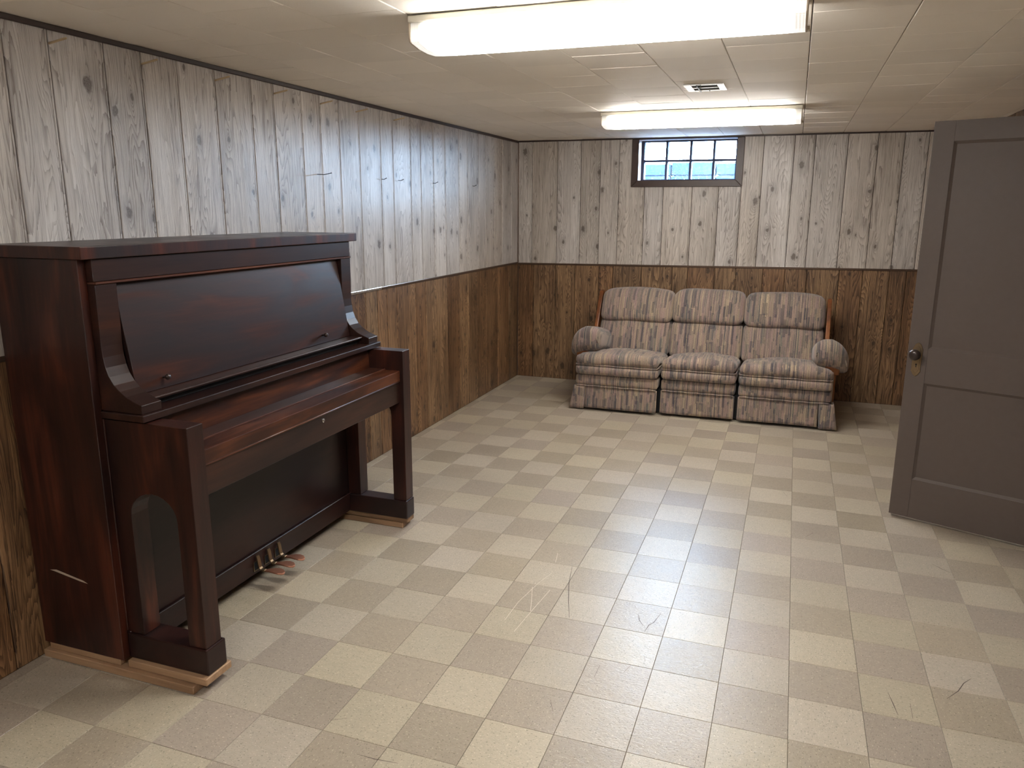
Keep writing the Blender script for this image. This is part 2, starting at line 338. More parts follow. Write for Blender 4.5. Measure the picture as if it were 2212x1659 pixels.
def soft(bm, cx, cy, cz, sx, sy, sz, r, n=10, puff=(0, 0, 0), fn=None):
    """rounded, puffed cushion block; fn moves the finished points"""
    hx, hy, hz = sx / 2, sy / 2, sz / 2; r = min(r, hx, hy, hz); cache = {}
    def vert(a, b, c):
        k = (a, b, c)
        if k in cache: return cache[k]
        def co(t, h):
            # denser near the rim
            u = t / n * 2 - 1
            return math.copysign(abs(u) ** 0.72, u) * h if u else 0.0
        p = Vector((co(a, hx), co(b, hy), co(c, hz)))
        q = Vector((max(-hx + r, min(hx - r, p.x)), max(-hy + r, min(hy - r, p.y)), max(-hz + r, min(hz - r, p.z))))
        d = p - q
        if d.length > 1e-9: p = q + d.normalized() * r
        ux, uy, uz = p.x / hx, p.y / hy, p.z / hz
        p.x += puff[0] * ux * (1 - uy * uy) * (1 - uz * uz); p.y += puff[1] * uy * (1 - ux * ux) * (1 - uz * uz); p.z += puff[2] * uz * (1 - ux * ux) * (1 - uy * uy)
        w = Vector((cx, cy, cz)) + p
        if fn: w = Vector(fn(w))
        cache[k] = bm.verts.new(w); return cache[k]
    for i in range(n):
        for j in range(n):
            for s in (0, n):
                for q in (((i, j, s), (i + 1, j, s), (i + 1, j + 1, s), (i, j + 1, s)), ((i, s, j), (i + 1, s, j), (i + 1, s, j + 1), (i, s, j + 1)), ((s, i, j), (s, i + 1, j), (s, i + 1, j + 1), (s, i, j + 1))):
                    bm.faces.new([vert(*k) for k in q])

def project(p):
    d = Vector(p) - CAM; z = d.dot(CF)
    if z < 0.05: return None
    return 1106 + FPX * d.dot(CR) / z, 829.5 - FPX * d.dot(CU) / z, z
def in_view(p, m=60):
    q = project(p); return q is not None and -m < q[0] < 2212 + m and -m < q[1] < 1659 + m

# ------------------------------------------------------------------ floor
HX1 = 2.45                                   # hall behind the door
fl = struct(link('floor', boxm('floor', (XL - 0.08, HX1, YF - 0.1, YB + 0.28, -0.12, -0.0030), bevel=0), M['joint']))
GAP = 0.0011
def tile_verts(bm, x0, x1, y0, y1, top=0.0, base=-0.0030, b=0.0009):
    lo = [bm.verts.new((x, y, base)) for x, y in ((x0, y0), (x1, y0), (x1, y1), (x0, y1))]
    mi = [bm.verts.new((x, y, top - b)) for x, y in ((x0, y0), (x1, y0), (x1, y1), (x0, y1))]
    hi = [bm.verts.new((x, y, top)) for x, y in ((x0 + b, y0 + b), (x1 - b, y0 + b), (x1 - b, y1 - b), (x0 + b, y1 - b))]
    fs = [bm.faces.new(hi)]
    for A, B in ((lo, mi), (mi, hi)):
        for i in range(4): fs.append(bm.faces.new((A[i], A[(i + 1) % 4], B[(i + 1) % 4], B[i])))
    return fs
cells = []
for i in range(math.floor(XL / T), math.ceil(HX1 / T)):
    for j in range(math.floor(YF / T), math.ceil(YB / T)):
        x0, x1 = max(i * T, XL), min((i + 1) * T, XR); y0, y1 = max(j * T, YF), min((j + 1) * T, YB)
        if x0 >= XR - 0.01:
            x0, x1 = i * T, min((i + 1) * T, HX1)
            if not (-0.9 < y0 and y1 < 1.4): continue
        if x1 - x0 < 0.01 or y1 - y0 < 0.01: continue
        c = ((x0 + x1) / 2, (y0 + y1) / 2, 0)
        size = 0
        if in_view(c): size = (x1 - x0) * (y1 - y0) / project(c)[2] ** 3
        cells.append((size, i, j, x0, x1, y0, y1))
cells.sort(key=lambda t: -t[0])
tcache = {}; rest = bmesh.new()
for n, (size, i, j, x0, x1, y0, y1) in enumerate(cells):
    dark = (i - j - 1) % 2 == 1            # parity read off the photograph
    mat = M['tile_dark'] if dark else M['tile_light']
    if n < 300 and size > 0:
        key = (round(x1 - x0, 3), round(y1 - y0, 3), dark)
        if key not in tcache:
            bm = bmesh.new(); w, h = x1 - x0, y1 - y0
            tile_verts(bm, -w / 2 + GAP / 2, w / 2 - GAP / 2, -h / 2 + GAP / 2, h / 2 - GAP / 2)
            tcache[key] = to_mesh(bm, 'floor_tile')
        link('floor_tile', tcache[key], mat, fl, ((x0 + x1) / 2, (y0 + y1) / 2, random.uniform(-0.0003, 0.0)))
    else:
        for f in tile_verts(rest, x0 + GAP / 2, x1 - GAP / 2, y0 + GAP / 2, y1 - GAP / 2): f.material_index = 1 if dark else 0
me = to_mesh(rest, 'floor_tile_field'); me.materials.append(M['tile_light']); me.materials.append(M['tile_dark'])
o = link('floor_tile_field', me, None, fl); o['kind'] = 'stuff'

# scuffs and scratches read off the photograph: pixel polylines dropped on the floor plane
def floor_pt(u, v, z=0.0):
    d = CF + CR * ((u - 1106) / FPX) + CU * ((829.5 - v) / FPX); t = (z - CAM.z) / d.z; return CAM + d * t
SC = [((2098, 1466), (2082, 1476), (2070, 1493), (2045, 1510)), ((1918, 1496), (1930, 1522), (1940, 1545)), ((1966, 1520), (1972, 1552)),
      ((1428, 1325), (1412, 1345), (1402, 1350), (1392, 1365)), ((1379, 1327), (1381, 1340), (1390, 1352)), ((1392, 1418), (1394, 1428)), ((1296, 1437), (1284, 1462)),
      ((1362, 1438), (1347, 1453)), ((1189, 1512), (1194, 1536)), ((2012, 1218), (2036, 1230), (2052, 1237)), ((1692, 1063), (1700, 1072)), ((1757, 1151), (1742, 1159)),
      ((1236, 1224), (1229, 1260), (1228, 1300), (1230, 1335)), ((770, 1629), (810, 1640), (860, 1649)), ((712, 1556), (750, 1552))]
for s in SC:
    bm = bmesh.new(); P = [floor_pt(*q) for q in s]; A = []; B = []
    for k, p in enumerate(P):
        d = (P[min(k + 1, len(P) - 1)] - P[max(k - 1, 0)]).normalized(); nrm = Vector((-d.y, d.x, 0)); w = 0.0014 if 0 < k < len(P) - 1 else 0.0005
        A.append(bm.verts.new(p + nrm * w + Vector((0, 0, 0.0003)))); B.append(bm.verts.new(p - nrm * w + Vector((0, 0, 0.0003))))
    for k in range(len(P) - 1): bm.faces.new((A[k], A[k + 1], B[k + 1], B[k]))
    link('scuff_mark', to_mesh(bm, 'scuff_mark'), M['scuff'], fl)
for s in [((1192, 1238), (1165, 1258), (1120, 1300), (1090, 1340)), ((1188, 1275), (1150, 1318), (1110, 1365)), ((1150, 1268), (1148, 1300), (1146, 1320)), ((1205, 1195), (1200, 1215))]:
    bm = bmesh.new(); P = [floor_pt(*q) for q in s]; A = []; B = []
    for k, p in enumerate(P):
        d = (P[min(k + 1, len(P) - 1)] - P[max(k - 1, 0)]).normalized(); nrm = Vector((-d.y, d.x, 0)); w = 0.0012
        A.append(bm.verts.new(p + nrm * w + Vector((0, 0, 0.0003)))); B.append(bm.verts.new(p - nrm * w + Vector((0, 0, 0.0003))))
    for k in range(len(P) - 1): bm.faces.new((A[k], A[k + 1], B[k + 1], B[k]))
    link('scratch_mark', to_mesh(bm, 'scratch_mark'), M['scuff_pale'], fl)

# ------------------------------------------------------------------ ceiling
CT = 0.3075; CX0 = -0.105
ce = struct(link('ceiling', boxm('ceiling', (XL - 0.06, HX1, YF - 0.1, YB + 0.01, ZC + 0.013, ZC + 0.1), bevel=0), M['void']))
def ctile(bm, w, h, sag):
    n = 4; b = 0.0022
    xs = [-w / 2, -w / 2 + b, 0, w / 2 - b, w / 2]; ys = [-h / 2, -h / 2 + b, 0, h / 2 - b, h / 2]
    def zz(a, c):
        edge = a in (0, 4) or c in (0, 4)
        z = 0.0022 if edge else 0.0
        if a == 2 and c == 2: z -= sag
        elif not edge and (a == 2 or c == 2): z -= sag * 0.35
        return z
    g = [[bm.verts.new((xs[a], ys[c], zz(a, c))) for c in range(5)] for a in range(5)]
    for a in range(4):
        for c in range(4): bm.faces.new((g[a][c], g[a][c + 1], g[a + 1][c + 1], g[a + 1][c]))
    rim = [g[a][0] for a in range(5)] + [g[4][c] for c in range(1, 5)] + [g[a][4] for a in range(3, -1, -1)] + [g[0][c] for c in range(3, 0, -1)]
    up = [bm.verts.new((v.co.x, v.co.y, 0.0125)) for v in rim]
    for k in range(len(rim)): bm.faces.new((rim[k], rim[(k + 1) % len(rim)], up[(k + 1) % len(up)], up[k]))
ccells = []
for a in range(math.floor((XL - CX0) / CT), math.ceil((HX1 - CX0) / CT)):
    off = -0.12 if a % 2 else 0.03
    for b in range(-20, 14):
        x0, x1 = max(CX0 + a * CT, XL), min(CX0 + (a + 1) * CT, HX1); y0, y1 = max(off + b * CT, YF), min(off + (b + 1) * CT, YB)
        if x0 < XR < x1: x1 = XR
        if x1 - x0 < 0.01 or y1 - y0 < 0.01 or (x0 > XR - 0.02 and not (-0.9 < y0 and y1 < 1.4)): continue
        c = ((x0 + x1) / 2, (y0 + y1) / 2, ZC)
        ccells.append((-(Vector(c) - CAM).length if in_view(c, 250) else -99, x0, x1, y0, y1))
ccells.sort(key=lambda t: -t[0])
ccache = {}; rest = bmesh.new()
for n, (d, x0, x1, y0, y1) in enumerate(ccells):
    w, h = x1 - x0 - 0.0026, y1 - y0 - 0.0012
    if n < 300 and d > -98:
        key = (round(w, 3), round(h, 3), n % 3)
        if key not in ccache:
            bm = bmesh.new(); ctile(bm, w, h, (0.0004, 0.0015, 0.0026)[n % 3]); ccache[key] = to_mesh(bm, 'ceiling_tile')
        o = link('ceiling_tile', ccache[key], M['ceil'], ce, ((x0 + x1) / 2, (y0 + y1) / 2, ZC))
        o.rotation_euler = (random.uniform(-0.006, 0.006), random.uniform(-0.003, 0.003), 0)
    else:
        bm2 = bmesh.new(); ctile(bm2, w, h, 0.001); bmesh.ops.translate(bm2, verts=bm2.verts[:], vec=((x0 + x1) / 2, (y0 + y1) / 2, ZC))
        tmp = bpy.data.meshes.new('t'); bm2.to_mesh(tmp); bm2.free(); rest.from_mesh(tmp); bpy.data.meshes.remove(tmp)
o = link('ceiling_tile_field', to_mesh(rest, 'ceiling_tile_field'), M['ceil'], ce); o['kind'] = 'stuff'

# ------------------------------------------------------------------ walls of planks
PT = 0.010
def plank(parent, mat, place, w0, w1, z0a, z0b, z1a, z1b, gap=0.0040, holes=None):
    """one plank: local x across, z up, front face towards local -y"""
    c = (w0 + w1) / 2; a, b = w0 - c + gap / 2, w1 - c - gap / 2; bv = 0.0024; bead = mat is M['pale']
    segs = [(a, b, z0a, z0b, z1a, z1b)]
    if holes:
        hx0, hx1, hz = holes[0] - c, holes[1] - c, holes[2]
        if a >= hx0 and b <= hx1: segs = [(a, b, z0a, z0b, hz, hz)]
        elif a < hx0 < b: segs = [(a, hx0, z0a, z0b, z1a, z1b), (hx0, b, z0a, z0b, hz, hz)]
        elif a < hx1 < b: segs = [(a, hx1, z0a, z0b, hz, hz), (hx1, b, z0a, z0b, z1a, z1b)]
    bm = bmesh.new()
    for s, (p, q, la, lb, ta, tb) in enumerate(segs):
        l = bv if p == a else 0.0; r = bv if q == b else 0.0
        bot = [(p, PT), (p, bv), (p + l, 0.0), (q - r, 0.0), (q, bv), (q, PT)]
        if bead and r: bot = bot[:3] + [(q - 0.0115, 0.0), (q - 0.0100, 0.0030), (q - 0.0085, 0.0)] + bot[3:]
        lz = lambda x: la + (lb - la) * (x - p) / max(1e-6, q - p); tz = lambda x: ta + (tb - ta) * (x - p) / max(1e-6, q - p)
        B = [bm.verts.new((x, y, lz(x))) for x, y in bot]; U = [bm.verts.new((x, y, tz(x))) for x, y in bot]
        bm.faces.new(B[::-1]); bm.faces.new(U)
        nb = len(bot)
        for k in range(nb): bm.faces.new((B[k], B[(k + 1) % nb], U[(k + 1) % nb], U[k]))
    o = link('plank', to_mesh(bm, 'plank'), mat, parent)
    place(o, c); return o
def place_left(o, c): o.location = (XL - 0, c, 0); o.rotation_euler = (0, 0, math.pi / 2)
def place_back(o, c): o.location = (c, YB, 0)
def place_right(o, c): o.location = (XR, -c, 0); o.rotation_euler = (0, 0, -math.pi / 2)
def place_rear(o, c): o.location = (-c, YF, 0); o.rotation_euler = (0, 0, math.pi)
# local -y (front) must look into the room: left wall turned so that front looks to +x
G = 0.0005
DZ = 1.097
wl = struct(link('wall_left', boxm('wall_left', (XL - 0.08, XL - PT - G, YF, YB + 0.08, -0.003, ZC + 0.013), bevel=0), M['void']))
LU = [-5.2, -4.98, -4.74, -4.5, -4.34, -4.1, -3.94, -3.7, -3.53, -3.28, -3.08, -2.87, -2.68, -2.49, -2.25, -2.08, -1.9, -1.67, -1.43, -1.26, -1.027, -.85, -.66, -.434, -.19, -.02, .21, .38, .565, .78, 1.03, 1.19, 1.435, 1.588, 1.79, 1.99, 2.242, 2.412, 2.645, 2.802, 3.0, 3.2, 3.439, 3.609]
for a, b in zip(LU, LU[1:]): plank(wl, M['pale'], place_left, a, b, DZ + 0.001, DZ + 0.001, ZC, ZC)
LL = [-5.2, -4.95, -4.72, -4.5, -4.25, -4.02, -3.8, -3.55, -3.33, -3.08, -2.85, -2.6, -2.36, -2.12, -1.9, -1.689, -1.44, -1.22, -.98, -.74, -.55, -.32, -.1, .13, .36, .57, .784, .929, 1.054, 1.186, 1.463, 1.623, 2.0, 2.225, 2.41, 2.593, 2.803, 3.08, 3.366, 3.609]
for a, b in zip(LL, LL[1:]): plank(wl, M['brown'], place_left, a, b, 0.001, 0.001, DZ - 0.001, DZ - 0.001, gap=0.0034)

bz = lambda x: 1.089 + 0.0106 * (x - XL)
WX0, WX1, WZ0, WZ1 = -1.442, -0.613, 1.845, 2.187
bm = bmesh.new()
box(bm, XL - 0.08, WX0 - 0.012, YB + PT + G, YB + 0.28, -0.003, ZC + 0.1); box(bm, WX1 + 0.012, HX1, YB + PT + G, YB + 0.28, -0.003, ZC + 0.1)
box(bm, WX0 - 0.012, WX1 + 0.012, YB + PT + G, YB + 0.28, -0.003, WZ0 - 0.03); box(bm, WX0 - 0.012, WX1 + 0.012, YB + PT + G, YB + 0.28, WZ1 + 0.03, ZC + 0.1)
wb = struct(link('wall_back', to_mesh(bm, 'wall_back'), M['void']))
BU = [-2.564, -2.427, -2.185, -1.964, -1.785, -1.615, -1.381, -1.217, -.969, -.746, -.561, -.4, -.16, 0, .245, .465, .655, .826, 1.0, 1.164]
for a, b in zip(BU, BU[1:]): plank(wb, M['pale'], place_back, a, b, bz(a) + 0.001, bz(b) + 0.001, ZC, ZC, holes=(WX0 - 0.012, WX1 + 0.012, WZ0 - 0.03))
BL = [-2.564, -2.405, -2.187, -1.999, -1.773, -1.642, -1.378, -1.105, -.97, -.738, -.559, -.335, -.155, .02, .271, .452, .65, .776, .97, 1.164]
for a, b in zip(BL, BL[1:]): plank(wb, M['brown'], place_back, a, b, 0.001, 0.001, bz(a) - 0.001, bz(b) - 0.001, gap=0.0034)

DY0, DY1, DZT = -0.065, 0.685, 2.035      # doorway in the right wall
bm = bmesh.new()
box(bm, XR + PT + G, XR + 0.09, YF, DY0, 0, ZC + 0.013); box(bm, XR + PT + G, XR + 0.09, DY1, YB, 0, ZC + 0.013); box(bm, XR + PT + G, XR + 0.09, DY0, DY1, DZT, ZC + 0.013)
wr = struct(link('wall_right', to_mesh(bm, 'wall_right'), M['void']))
c = -3.6
RG = []
while c < 5.2: RG.append(c); c += random.choice((0.16, 0.2, 0.24, 0.27))
RG.append(5.2)
RG[0] = -3.609
for a, b in zip(RG, RG[1:]):
    ya, yb = -b, -a
    cuts = [(a, b, 0.001)]
    if yb > DY0 and ya < DY1:
        cuts = []
        if yb > DY1 + 0.01: cuts.append((a, -DY1, 0.001))
        cuts.append((max(a, -DY1), min(b, -DY0), DZT + 0.001))
        if ya < DY0 - 0.01: cuts.append((-DY0, b, 0.001))
    for p, q, z0 in cuts:
        if q - p > 0.01: plank(wr, M['brown'], place_right, p, q, z0, z0, ZC, ZC, gap=0.0034)
wq = struct(link('wall_rear', boxm('wall_rear', (XL, XR, YF - 0.09, YF - PT - G, 0, ZC + 0.013), bevel=0), M['void']))
RG = [-XR + 0.001]
while RG[-1] < -XL - 0.25: RG.append(RG[-1] + random.choice((0.17, 0.2, 0.23, 0.26)))
RG.append(-XL - 0.001)
for a, b in zip(RG, RG[1:]):
    plank(wq, M['pale'], place_rear, a, b, DZ, DZ, ZC, ZC); plank(wq, M['brown'], place_rear, a, b, 0.001, 0.001, DZ - 0.002, DZ - 0.002, gap=0.0034)

# hall beyond the doorway
hx = XR + 0.095
struct(link('wall_hall_east', boxm('wall_hall_east', (HX1 - 0.08, HX1, -0.9, 1.4, 0, ZC), bevel=0), M['plaster']))
struct(link('wall_hall_north', boxm('wall_hall_north', (hx, HX1 - 0.081, 1.32, 1.4, 0, ZC), bevel=0), M['plaster']))
struct(link('wall_hall_south', boxm('wall_hall_south', (hx, HX1 - 0.081, -0.9, -0.82, 0, ZC), bevel=0), M['plaster']))

# trims: crown strips, divider strips, corner bead
def trim(n, b, mat, bevel=0.003, seg=2):
    return struct(link('trim_%d' % n, boxm('trim', b, bevel=bevel, seg=seg), M[mat]))
trim(1, (XL, XL + 0.012, YF, YB - 0.0125, ZC - 0.020, ZC - 0.0005), 'trim')
trim(2, (XL, XR, YB - 0.012, YB, ZC - 0.013, ZC - 0.0005), 'trim')
trim(3, (XL, XL + 0.006, YF, -0.35, DZ - 0.010, DZ + 0.010), 'rail_metal')
trim(4, (XL, XL + 0.006, -0.348, 0.985, DZ - 0.009, DZ + 0.009), 'rail_silver')
trim(5, (XL, XL + 0.006, 0.988, YB - 0.007, DZ - 0.010, DZ + 0.008), 'rail_metal')
bm = bmesh.new(); prism(bm, [(XL, bz(XL) - 0.009), (XR, bz(XR) - 0.009), (XR, bz(XR) + 0.008), (XL, bz(XL) + 0.008)], 'y', YB - 0.006, YB)
struct(link('trim_6', to_mesh(bm, 'trim', bevel=0.002), M['rail_metal']))
trim(7, (XL, XL + 0.010, YB - 0.010, YB, 0.001, ZC - 0.014), 'rail_metal', 0.004)
# door casing
for k, b in enumerate(((XR - 0.012, XR, DY0 - 0.06, DY0, 0, DZT + 0.06), (XR - 0.012, XR, DY1 + 0.012, DY1 + 0.07, 0, DZT + 0.06), (XR - 0.012, XR, DY0 + 0.001, DY1 + 0.011, DZT, DZT + 0.06))): trim(8 + k, b, 'window_wood')

# ------------------------------------------------------------------ window of glass blocks
win = struct(empty('window_1', (-1.03, YB, 1.845)))
W0 = win.location
def wp(name, b, mat, bevel=0.003, parent=None):
    return link(name, boxm(name, b, W0, bevel), M[mat], parent or win)
FY0, FY1 = YB - 0.014, YB
def mitre(name, pts):
    bm = bmesh.new(); prism(bm, pts, 'y', FY0, FY1); return link(name, to_mesh(bm, name, W0, 0.003), M['window_wood'], win)
ox0, ox1, oz0, oz1 = -1.503, -0.555, 1.788, ZC - 0.014
ix0, ix1, iz0, iz1 = WX0, WX1, WZ0, WZ1
mitre('frame_board', [(ox0, oz0), (ox1, oz0), (ix1, iz0), (ix0, iz0)]); mitre('frame_board', [(ox0, oz0), (ix0, iz0), (ix0, iz1), (ox0, oz1)])
mitre('frame_board', [(ox1, oz0), (ox1, oz1), (ix1, iz1), (ix1, iz0)]); mitre('frame_board', [(ox0, oz1), (ix0, iz1), (ix1, iz1), (ox1, oz1)])
BY0 = YB + 0.115
wp('reveal', (WX0 - 0.011, WX0, YB + 0.001, YB + 0.275, WZ0 - 0.011, WZ1 + 0.011), 'reveal', 0); wp('reveal', (WX1, WX1 + 0.011, YB + 0.001, YB + 0.275, WZ0 - 0.011, WZ1 + 0.011), 'reveal', 0)
wp('sill', (WX0, WX1, YB + 0.001, YB + 0.275, WZ0 - 0.028, WZ0), 'reveal', 0); wp('head', (WX0, WX1, YB + 0.001, YB + 0.275, WZ1, WZ1 + 0.028), 'reveal', 0)
bxs = [-1.426, -1.2205, -1.012, -0.8145, -0.6215]; bzs = [1.848, 2.0155, 2.185]
MJ = 0.0095
gb = []
for k in range(4):
    for r in range(2):
        x0, x1, z0, z1 = bxs[k] + MJ, bxs[k + 1] - MJ, bzs[r] + MJ * 0.9, bzs[r + 1] - MJ * 0.9
        bm = bmesh.new(); box(bm, x0, x1, BY0, BY0 + 0.08, z0, z1)
        c = ((x0 + x1) / 2, BY0 + 0.04, (z0 + z1) / 2)
        o = link('glass_block', to_mesh(bm, 'glass_block', c, 0.008, 2), M['glass'], win); o.location = Vector(c) - W0
bm = bmesh.new()
for k in range(5):
    x = bxs[k]; a = WX0 if k == 0 else x - MJ; b = WX1 if k == 4 else x + MJ
    box(bm, a, b, BY0 + 0.006, BY0 + 0.074, WZ0, WZ1)
for r, z in enumerate(bzs):
    for k in range(4): box(bm, bxs[k] + MJ, bxs[k + 1] - MJ, BY0 + 0.006, BY0 + 0.074, WZ0 if r == 0 else z - MJ * 0.9, WZ1 if r == 2 else z + MJ * 0.9)
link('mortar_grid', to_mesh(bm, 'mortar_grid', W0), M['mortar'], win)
# outside: lawn at grade and a made-up low wall bluing the lower blocks
struct(link('ground_outside', boxm('ground_outside', (-14, 12, YB + 0.29, 26, 1.0, 1.62), bevel=0), M['grass']))
gw = tag(empty('added_wall', (-2.4, 9.0, 1.62)), 'made-up low blue-grey stone wall that darkens the lower glass blocks', 'wall')
xx = -8.0
while xx < 4.0:
    z = 1.62
    for row in range(3):
        w = random.uniform(0.45, 0.9); h = 0.24 if row < 2 else random.uniform(0.17, 0.21)
        bm = bmesh.new(); box(bm, xx + 0.01, xx + 0.66, 9.0, 9.35, z + 0.005, z + h)
        link('stone', to_mesh(bm, 'stone', (-2.4, 9.0, 1.62), 0.015), M['stone'], gw); z += h
    xx += 0.67

# ------------------------------------------------------------------ panelled door, standing open
DA = Vector((0.488, 0.945, 0.0)); DD = Vector((0.925, -0.379, 0)).normalized(); DN = Vector((DD.y, -DD.x, 0))
DW, DH, DB, DTH = 0.715, 1.995, 0.016, 0.035
door = struct(bpy.data.objects.new('door_1', None)); COL.objects.link(door); door.empty_display_size = 0.1
door.matrix_world = Matrix(((DD.x, -DN.x, 0, DA.x), (DD.y, -DN.y, 0, DA.y), (0, 0, 1, 0), (0, 0, 0, 1)))   # local x along leaf, -y to the viewer
def dp(name, b, mat='door', bevel=0.0005, seg=1): return link(name, boxm(name, b, bevel=bevel, seg=seg), M[mat], door)
SW = 0.092
dp('stile', (0, SW, 0, DTH, DB, DB + DH)); dp('stile', (DW - SW, DW, 0, DTH, DB, DB + DH))
RZ = [(DB, 0.226), (0.739, 0.915), (1.917, DB + DH)]
for a, b in RZ: dp('rail', (SW + 0.0003, DW - SW - 0.0003, 0.0004, DTH - 0.0004, a, b))
for a, b in ((0.226, 0.739), (0.915, 1.917)):
    dp('panel', (SW - 0.004, DW - SW + 0.004, 0.012, 0.024, a - 0.004, b + 0.004), bevel=0)
    for side in (0, 1):
        bm = bmesh.new(); x0, x1 = SW, DW - SW; m = 0.013
        ya, yb = (0.0025, 0.0119) if side == 0 else (DTH - 0.0025, 0.0241)
        O = [bm.verts.new((x, ya, z)) for x, z in ((x0, a), (x1, a), (x1, b), (x0, b))]; I = [bm.verts.new((x, yb, z)) for x, z in ((x0 + m, a + m), (x1 - m, a + m), (x1 - m, b - m), (x0 + m, b - m))]
        K = [bm.verts.new((x, yb, z)) for x, z in ((x0, a), (x1, a), (x1, b), (x0, b))]
        for k in range(4):
            bm.faces.new((O[k], O[(k + 1) % 4], I[(k + 1) % 4], I[k])); bm.faces.new((I[k], I[(k + 1) % 4], K[(k + 1) % 4], K[k])); bm.faces.new((K[k], K[(k + 1) % 4], O[(k + 1) % 4], O[k]))
        link('moulding', to_mesh(bm, 'moulding'), M['door'], door)
for side in (-1, 1):
    yy = 0.0 if side < 0 else DTH
    ec = (0.047, 0.858)
    bm = bmesh.new()
    prof = [(0.0, -0.088), (0.012, -0.080), (0.018, -0.068), (0.024, -0.060), (0.021, -0.050), (0.0215, 0.0), (0.024, 0.040), (0.025, 0.050), (0.020, 0.064), (0.013, 0.078), (0.0, 0.086)]
    out = [(ec[0] + x, ec[1] + z) for x, z in prof] + [(ec[0] - x, ec[1] + z) for x, z in prof[-2:0:-1]]
    prism(bm, out, 'y', yy, yy + side * 0.0035)
    es = link('escutcheon', to_mesh(bm, 'escutcheon', bevel=0.001), M['brass_dull'], door)
    bm = bmesh.new(); prof2 = [(x * 0.66, z * 0.80) for x, z in prof]
    prism(bm, [(ec[0] + x, ec[1] + z) for x, z in prof2] + [(ec[0] - x, ec[1] + z) for x, z in prof2[-2:0:-1]], 'y', yy + side * 0.0035, yy + side * 0.005)
    link('raised_plate', to_mesh(bm, 'raised_plate', bevel=0.0006), M['brass_dull'], es)
    bm = bmesh.new(); lathe(bm, [(0.0045, 0), (0.0045, 0.0012)], (ec[0], yy + side * 0.0045, 0.832), (0, side, 0), 12); box(bm, ec[0] - 0.002, ec[0] + 0.002, min(yy + side * 0.0046, yy + side * 0.0056), max(yy + side * 0.0046, yy + side * 0.0056), 0.818, 0.83)
    link('keyhole', to_mesh(bm, 'keyhole'), M['black'], es)
    bm = bmesh.new(); lathe(bm, [(0.014, 0), (0.013, 0.004), (0.009, 0.008), (0.0085, 0.022), (0.016, 0.027), (0.025, 0.034), (0.0285, 0.044), (0.027, 0.053), (0.020, 0.060), (0.010, 0.063), (0.0, 0.0635)], (ec[0] - 0.001, yy + side * 0.004, 0.887), (0, side, 0), 28)
    link('knob', to_mesh(bm, 'knob'), M['iron'], door, smooth=True)
dp('latch_plate', (-0.0012, 0.0002, 0.008, 0.027, 0.80, 0.96), 'brass_dull', 0)
for z in (0.25, 1.75): dp('hinge', (DW - 0.004, DW + 0.008, DTH - 0.002, DTH + 0.006, z - 0.045, z + 0.045), 'brass_dull', 0.002)

# ------------------------------------------------------------------ fluorescent wraparound lights
def ceiling_light(y0, y1, label):
    xa, xb = -1.336, -0.116; zc = ZC - 0.0035; cxm = (xa + xb) / 2; cy = (y0 + y1) / 2
    root = tag(empty('ceiling_light', (cxm, cy, zc)), label, 'light', 'fluorescent ceiling lights'); org = root.location
    w = (y1 - y0) / 2
    def prof(s): return [(cy - w * s, zc - 0.0205), (cy - w * s, zc - 0.070), (cy - w * s * 0.985, zc - 0.077), (cy - w * s * 0.94, zc - 0.081), (cy - w * s * 0.5, zc - 0.090), (cy, zc - 0.093), (cy + w * s * 0.5, zc - 0.090), (cy + w * s * 0.94, zc - 0.081), (cy + w * s * 0.985, zc - 0.077), (cy + w * s, zc - 0.070), (cy + w * s, zc - 0.0205)]
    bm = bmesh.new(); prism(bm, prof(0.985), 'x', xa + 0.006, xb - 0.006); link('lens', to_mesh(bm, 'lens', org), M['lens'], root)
    link('housing', boxm('housing', (xa, xb, y0 - 0.010, y1 + 0.010, zc - 0.020, zc), org, 0.003), M['lamp_body'], root)  # rims widened past the lens to shade the ceiling beside it
    for a, b in ((xa, xa + 0.0055), (xb - 0.0055, xb)):
        bm = bmesh.new(); pr = prof(1.03); prism(bm, pr, 'x', a, b)
        ec = link('end_cap', to_mesh(bm, 'end_cap', org, 0.001), M['lamp_end'], root)
    link('clip', boxm('clip', (xb - 0.002, xb + 0.008, cy + w * 0.80, cy + w * 0.97, zc - 0.080, zc - 0.066), org, 0.002), M['lamp_body'], root)
    return root
ceiling_light(-0.965, -0.715, 'large fluorescent ceiling light with prismatic lens nearest the camera')
ceiling_light(1.715, 1.955, 'far fluorescent ceiling light in front of the small glass block window')
ceiling_light(-3.66, -3.42, 'fluorescent ceiling light above and behind the camera')

# ------------------------------------------------------------------ ceiling air vent
vx0, vx1, vy0, vy1, vz = -0.686, -0.49, 0.735, 0.955, ZC - 0.003
vent = tag(empty('ceiling_vent', ((vx0 + vx1) / 2, (vy0 + vy1) / 2, vz)), 'small white metal air vent with dark slots set in the ceiling', 'vent'); org = vent.location
sx0, sx1 = vx0 + 0.034, vx1 - 0.034; sl = [(vy0 + 0.026, vy0 + 0.100), (vy0 + 0.118, vy1 - 0.028)]
bm = bmesh.new(); h = 0.005
box(bm, vx0, sx0, vy0, vy1, vz - h, vz); box(bm, sx1, vx1, vy0, vy1, vz - h, vz)
for a, b in ((vy0, sl[0][0]), (sl[1][1], vy1)): box(bm, sx0, sx1, a, b, vz - h, vz)
link('frame', to_mesh(bm, 'frame', org, 0.002), M['vent'], vent)
link('slat', boxm('slat', (sx0, sx1, sl[0][1], sl[1][0], vz - h, vz - 0.001), org, 0.002), M['vent'], vent)
link('slot_dark_plate', boxm('slot_dark_plate', (sx0, sx1, sl[0][0], sl[1][1], vz - 0.0012, vz - 0.0004), org, 0), M['black'], vent)  # black plate paints the dark depth of the slots
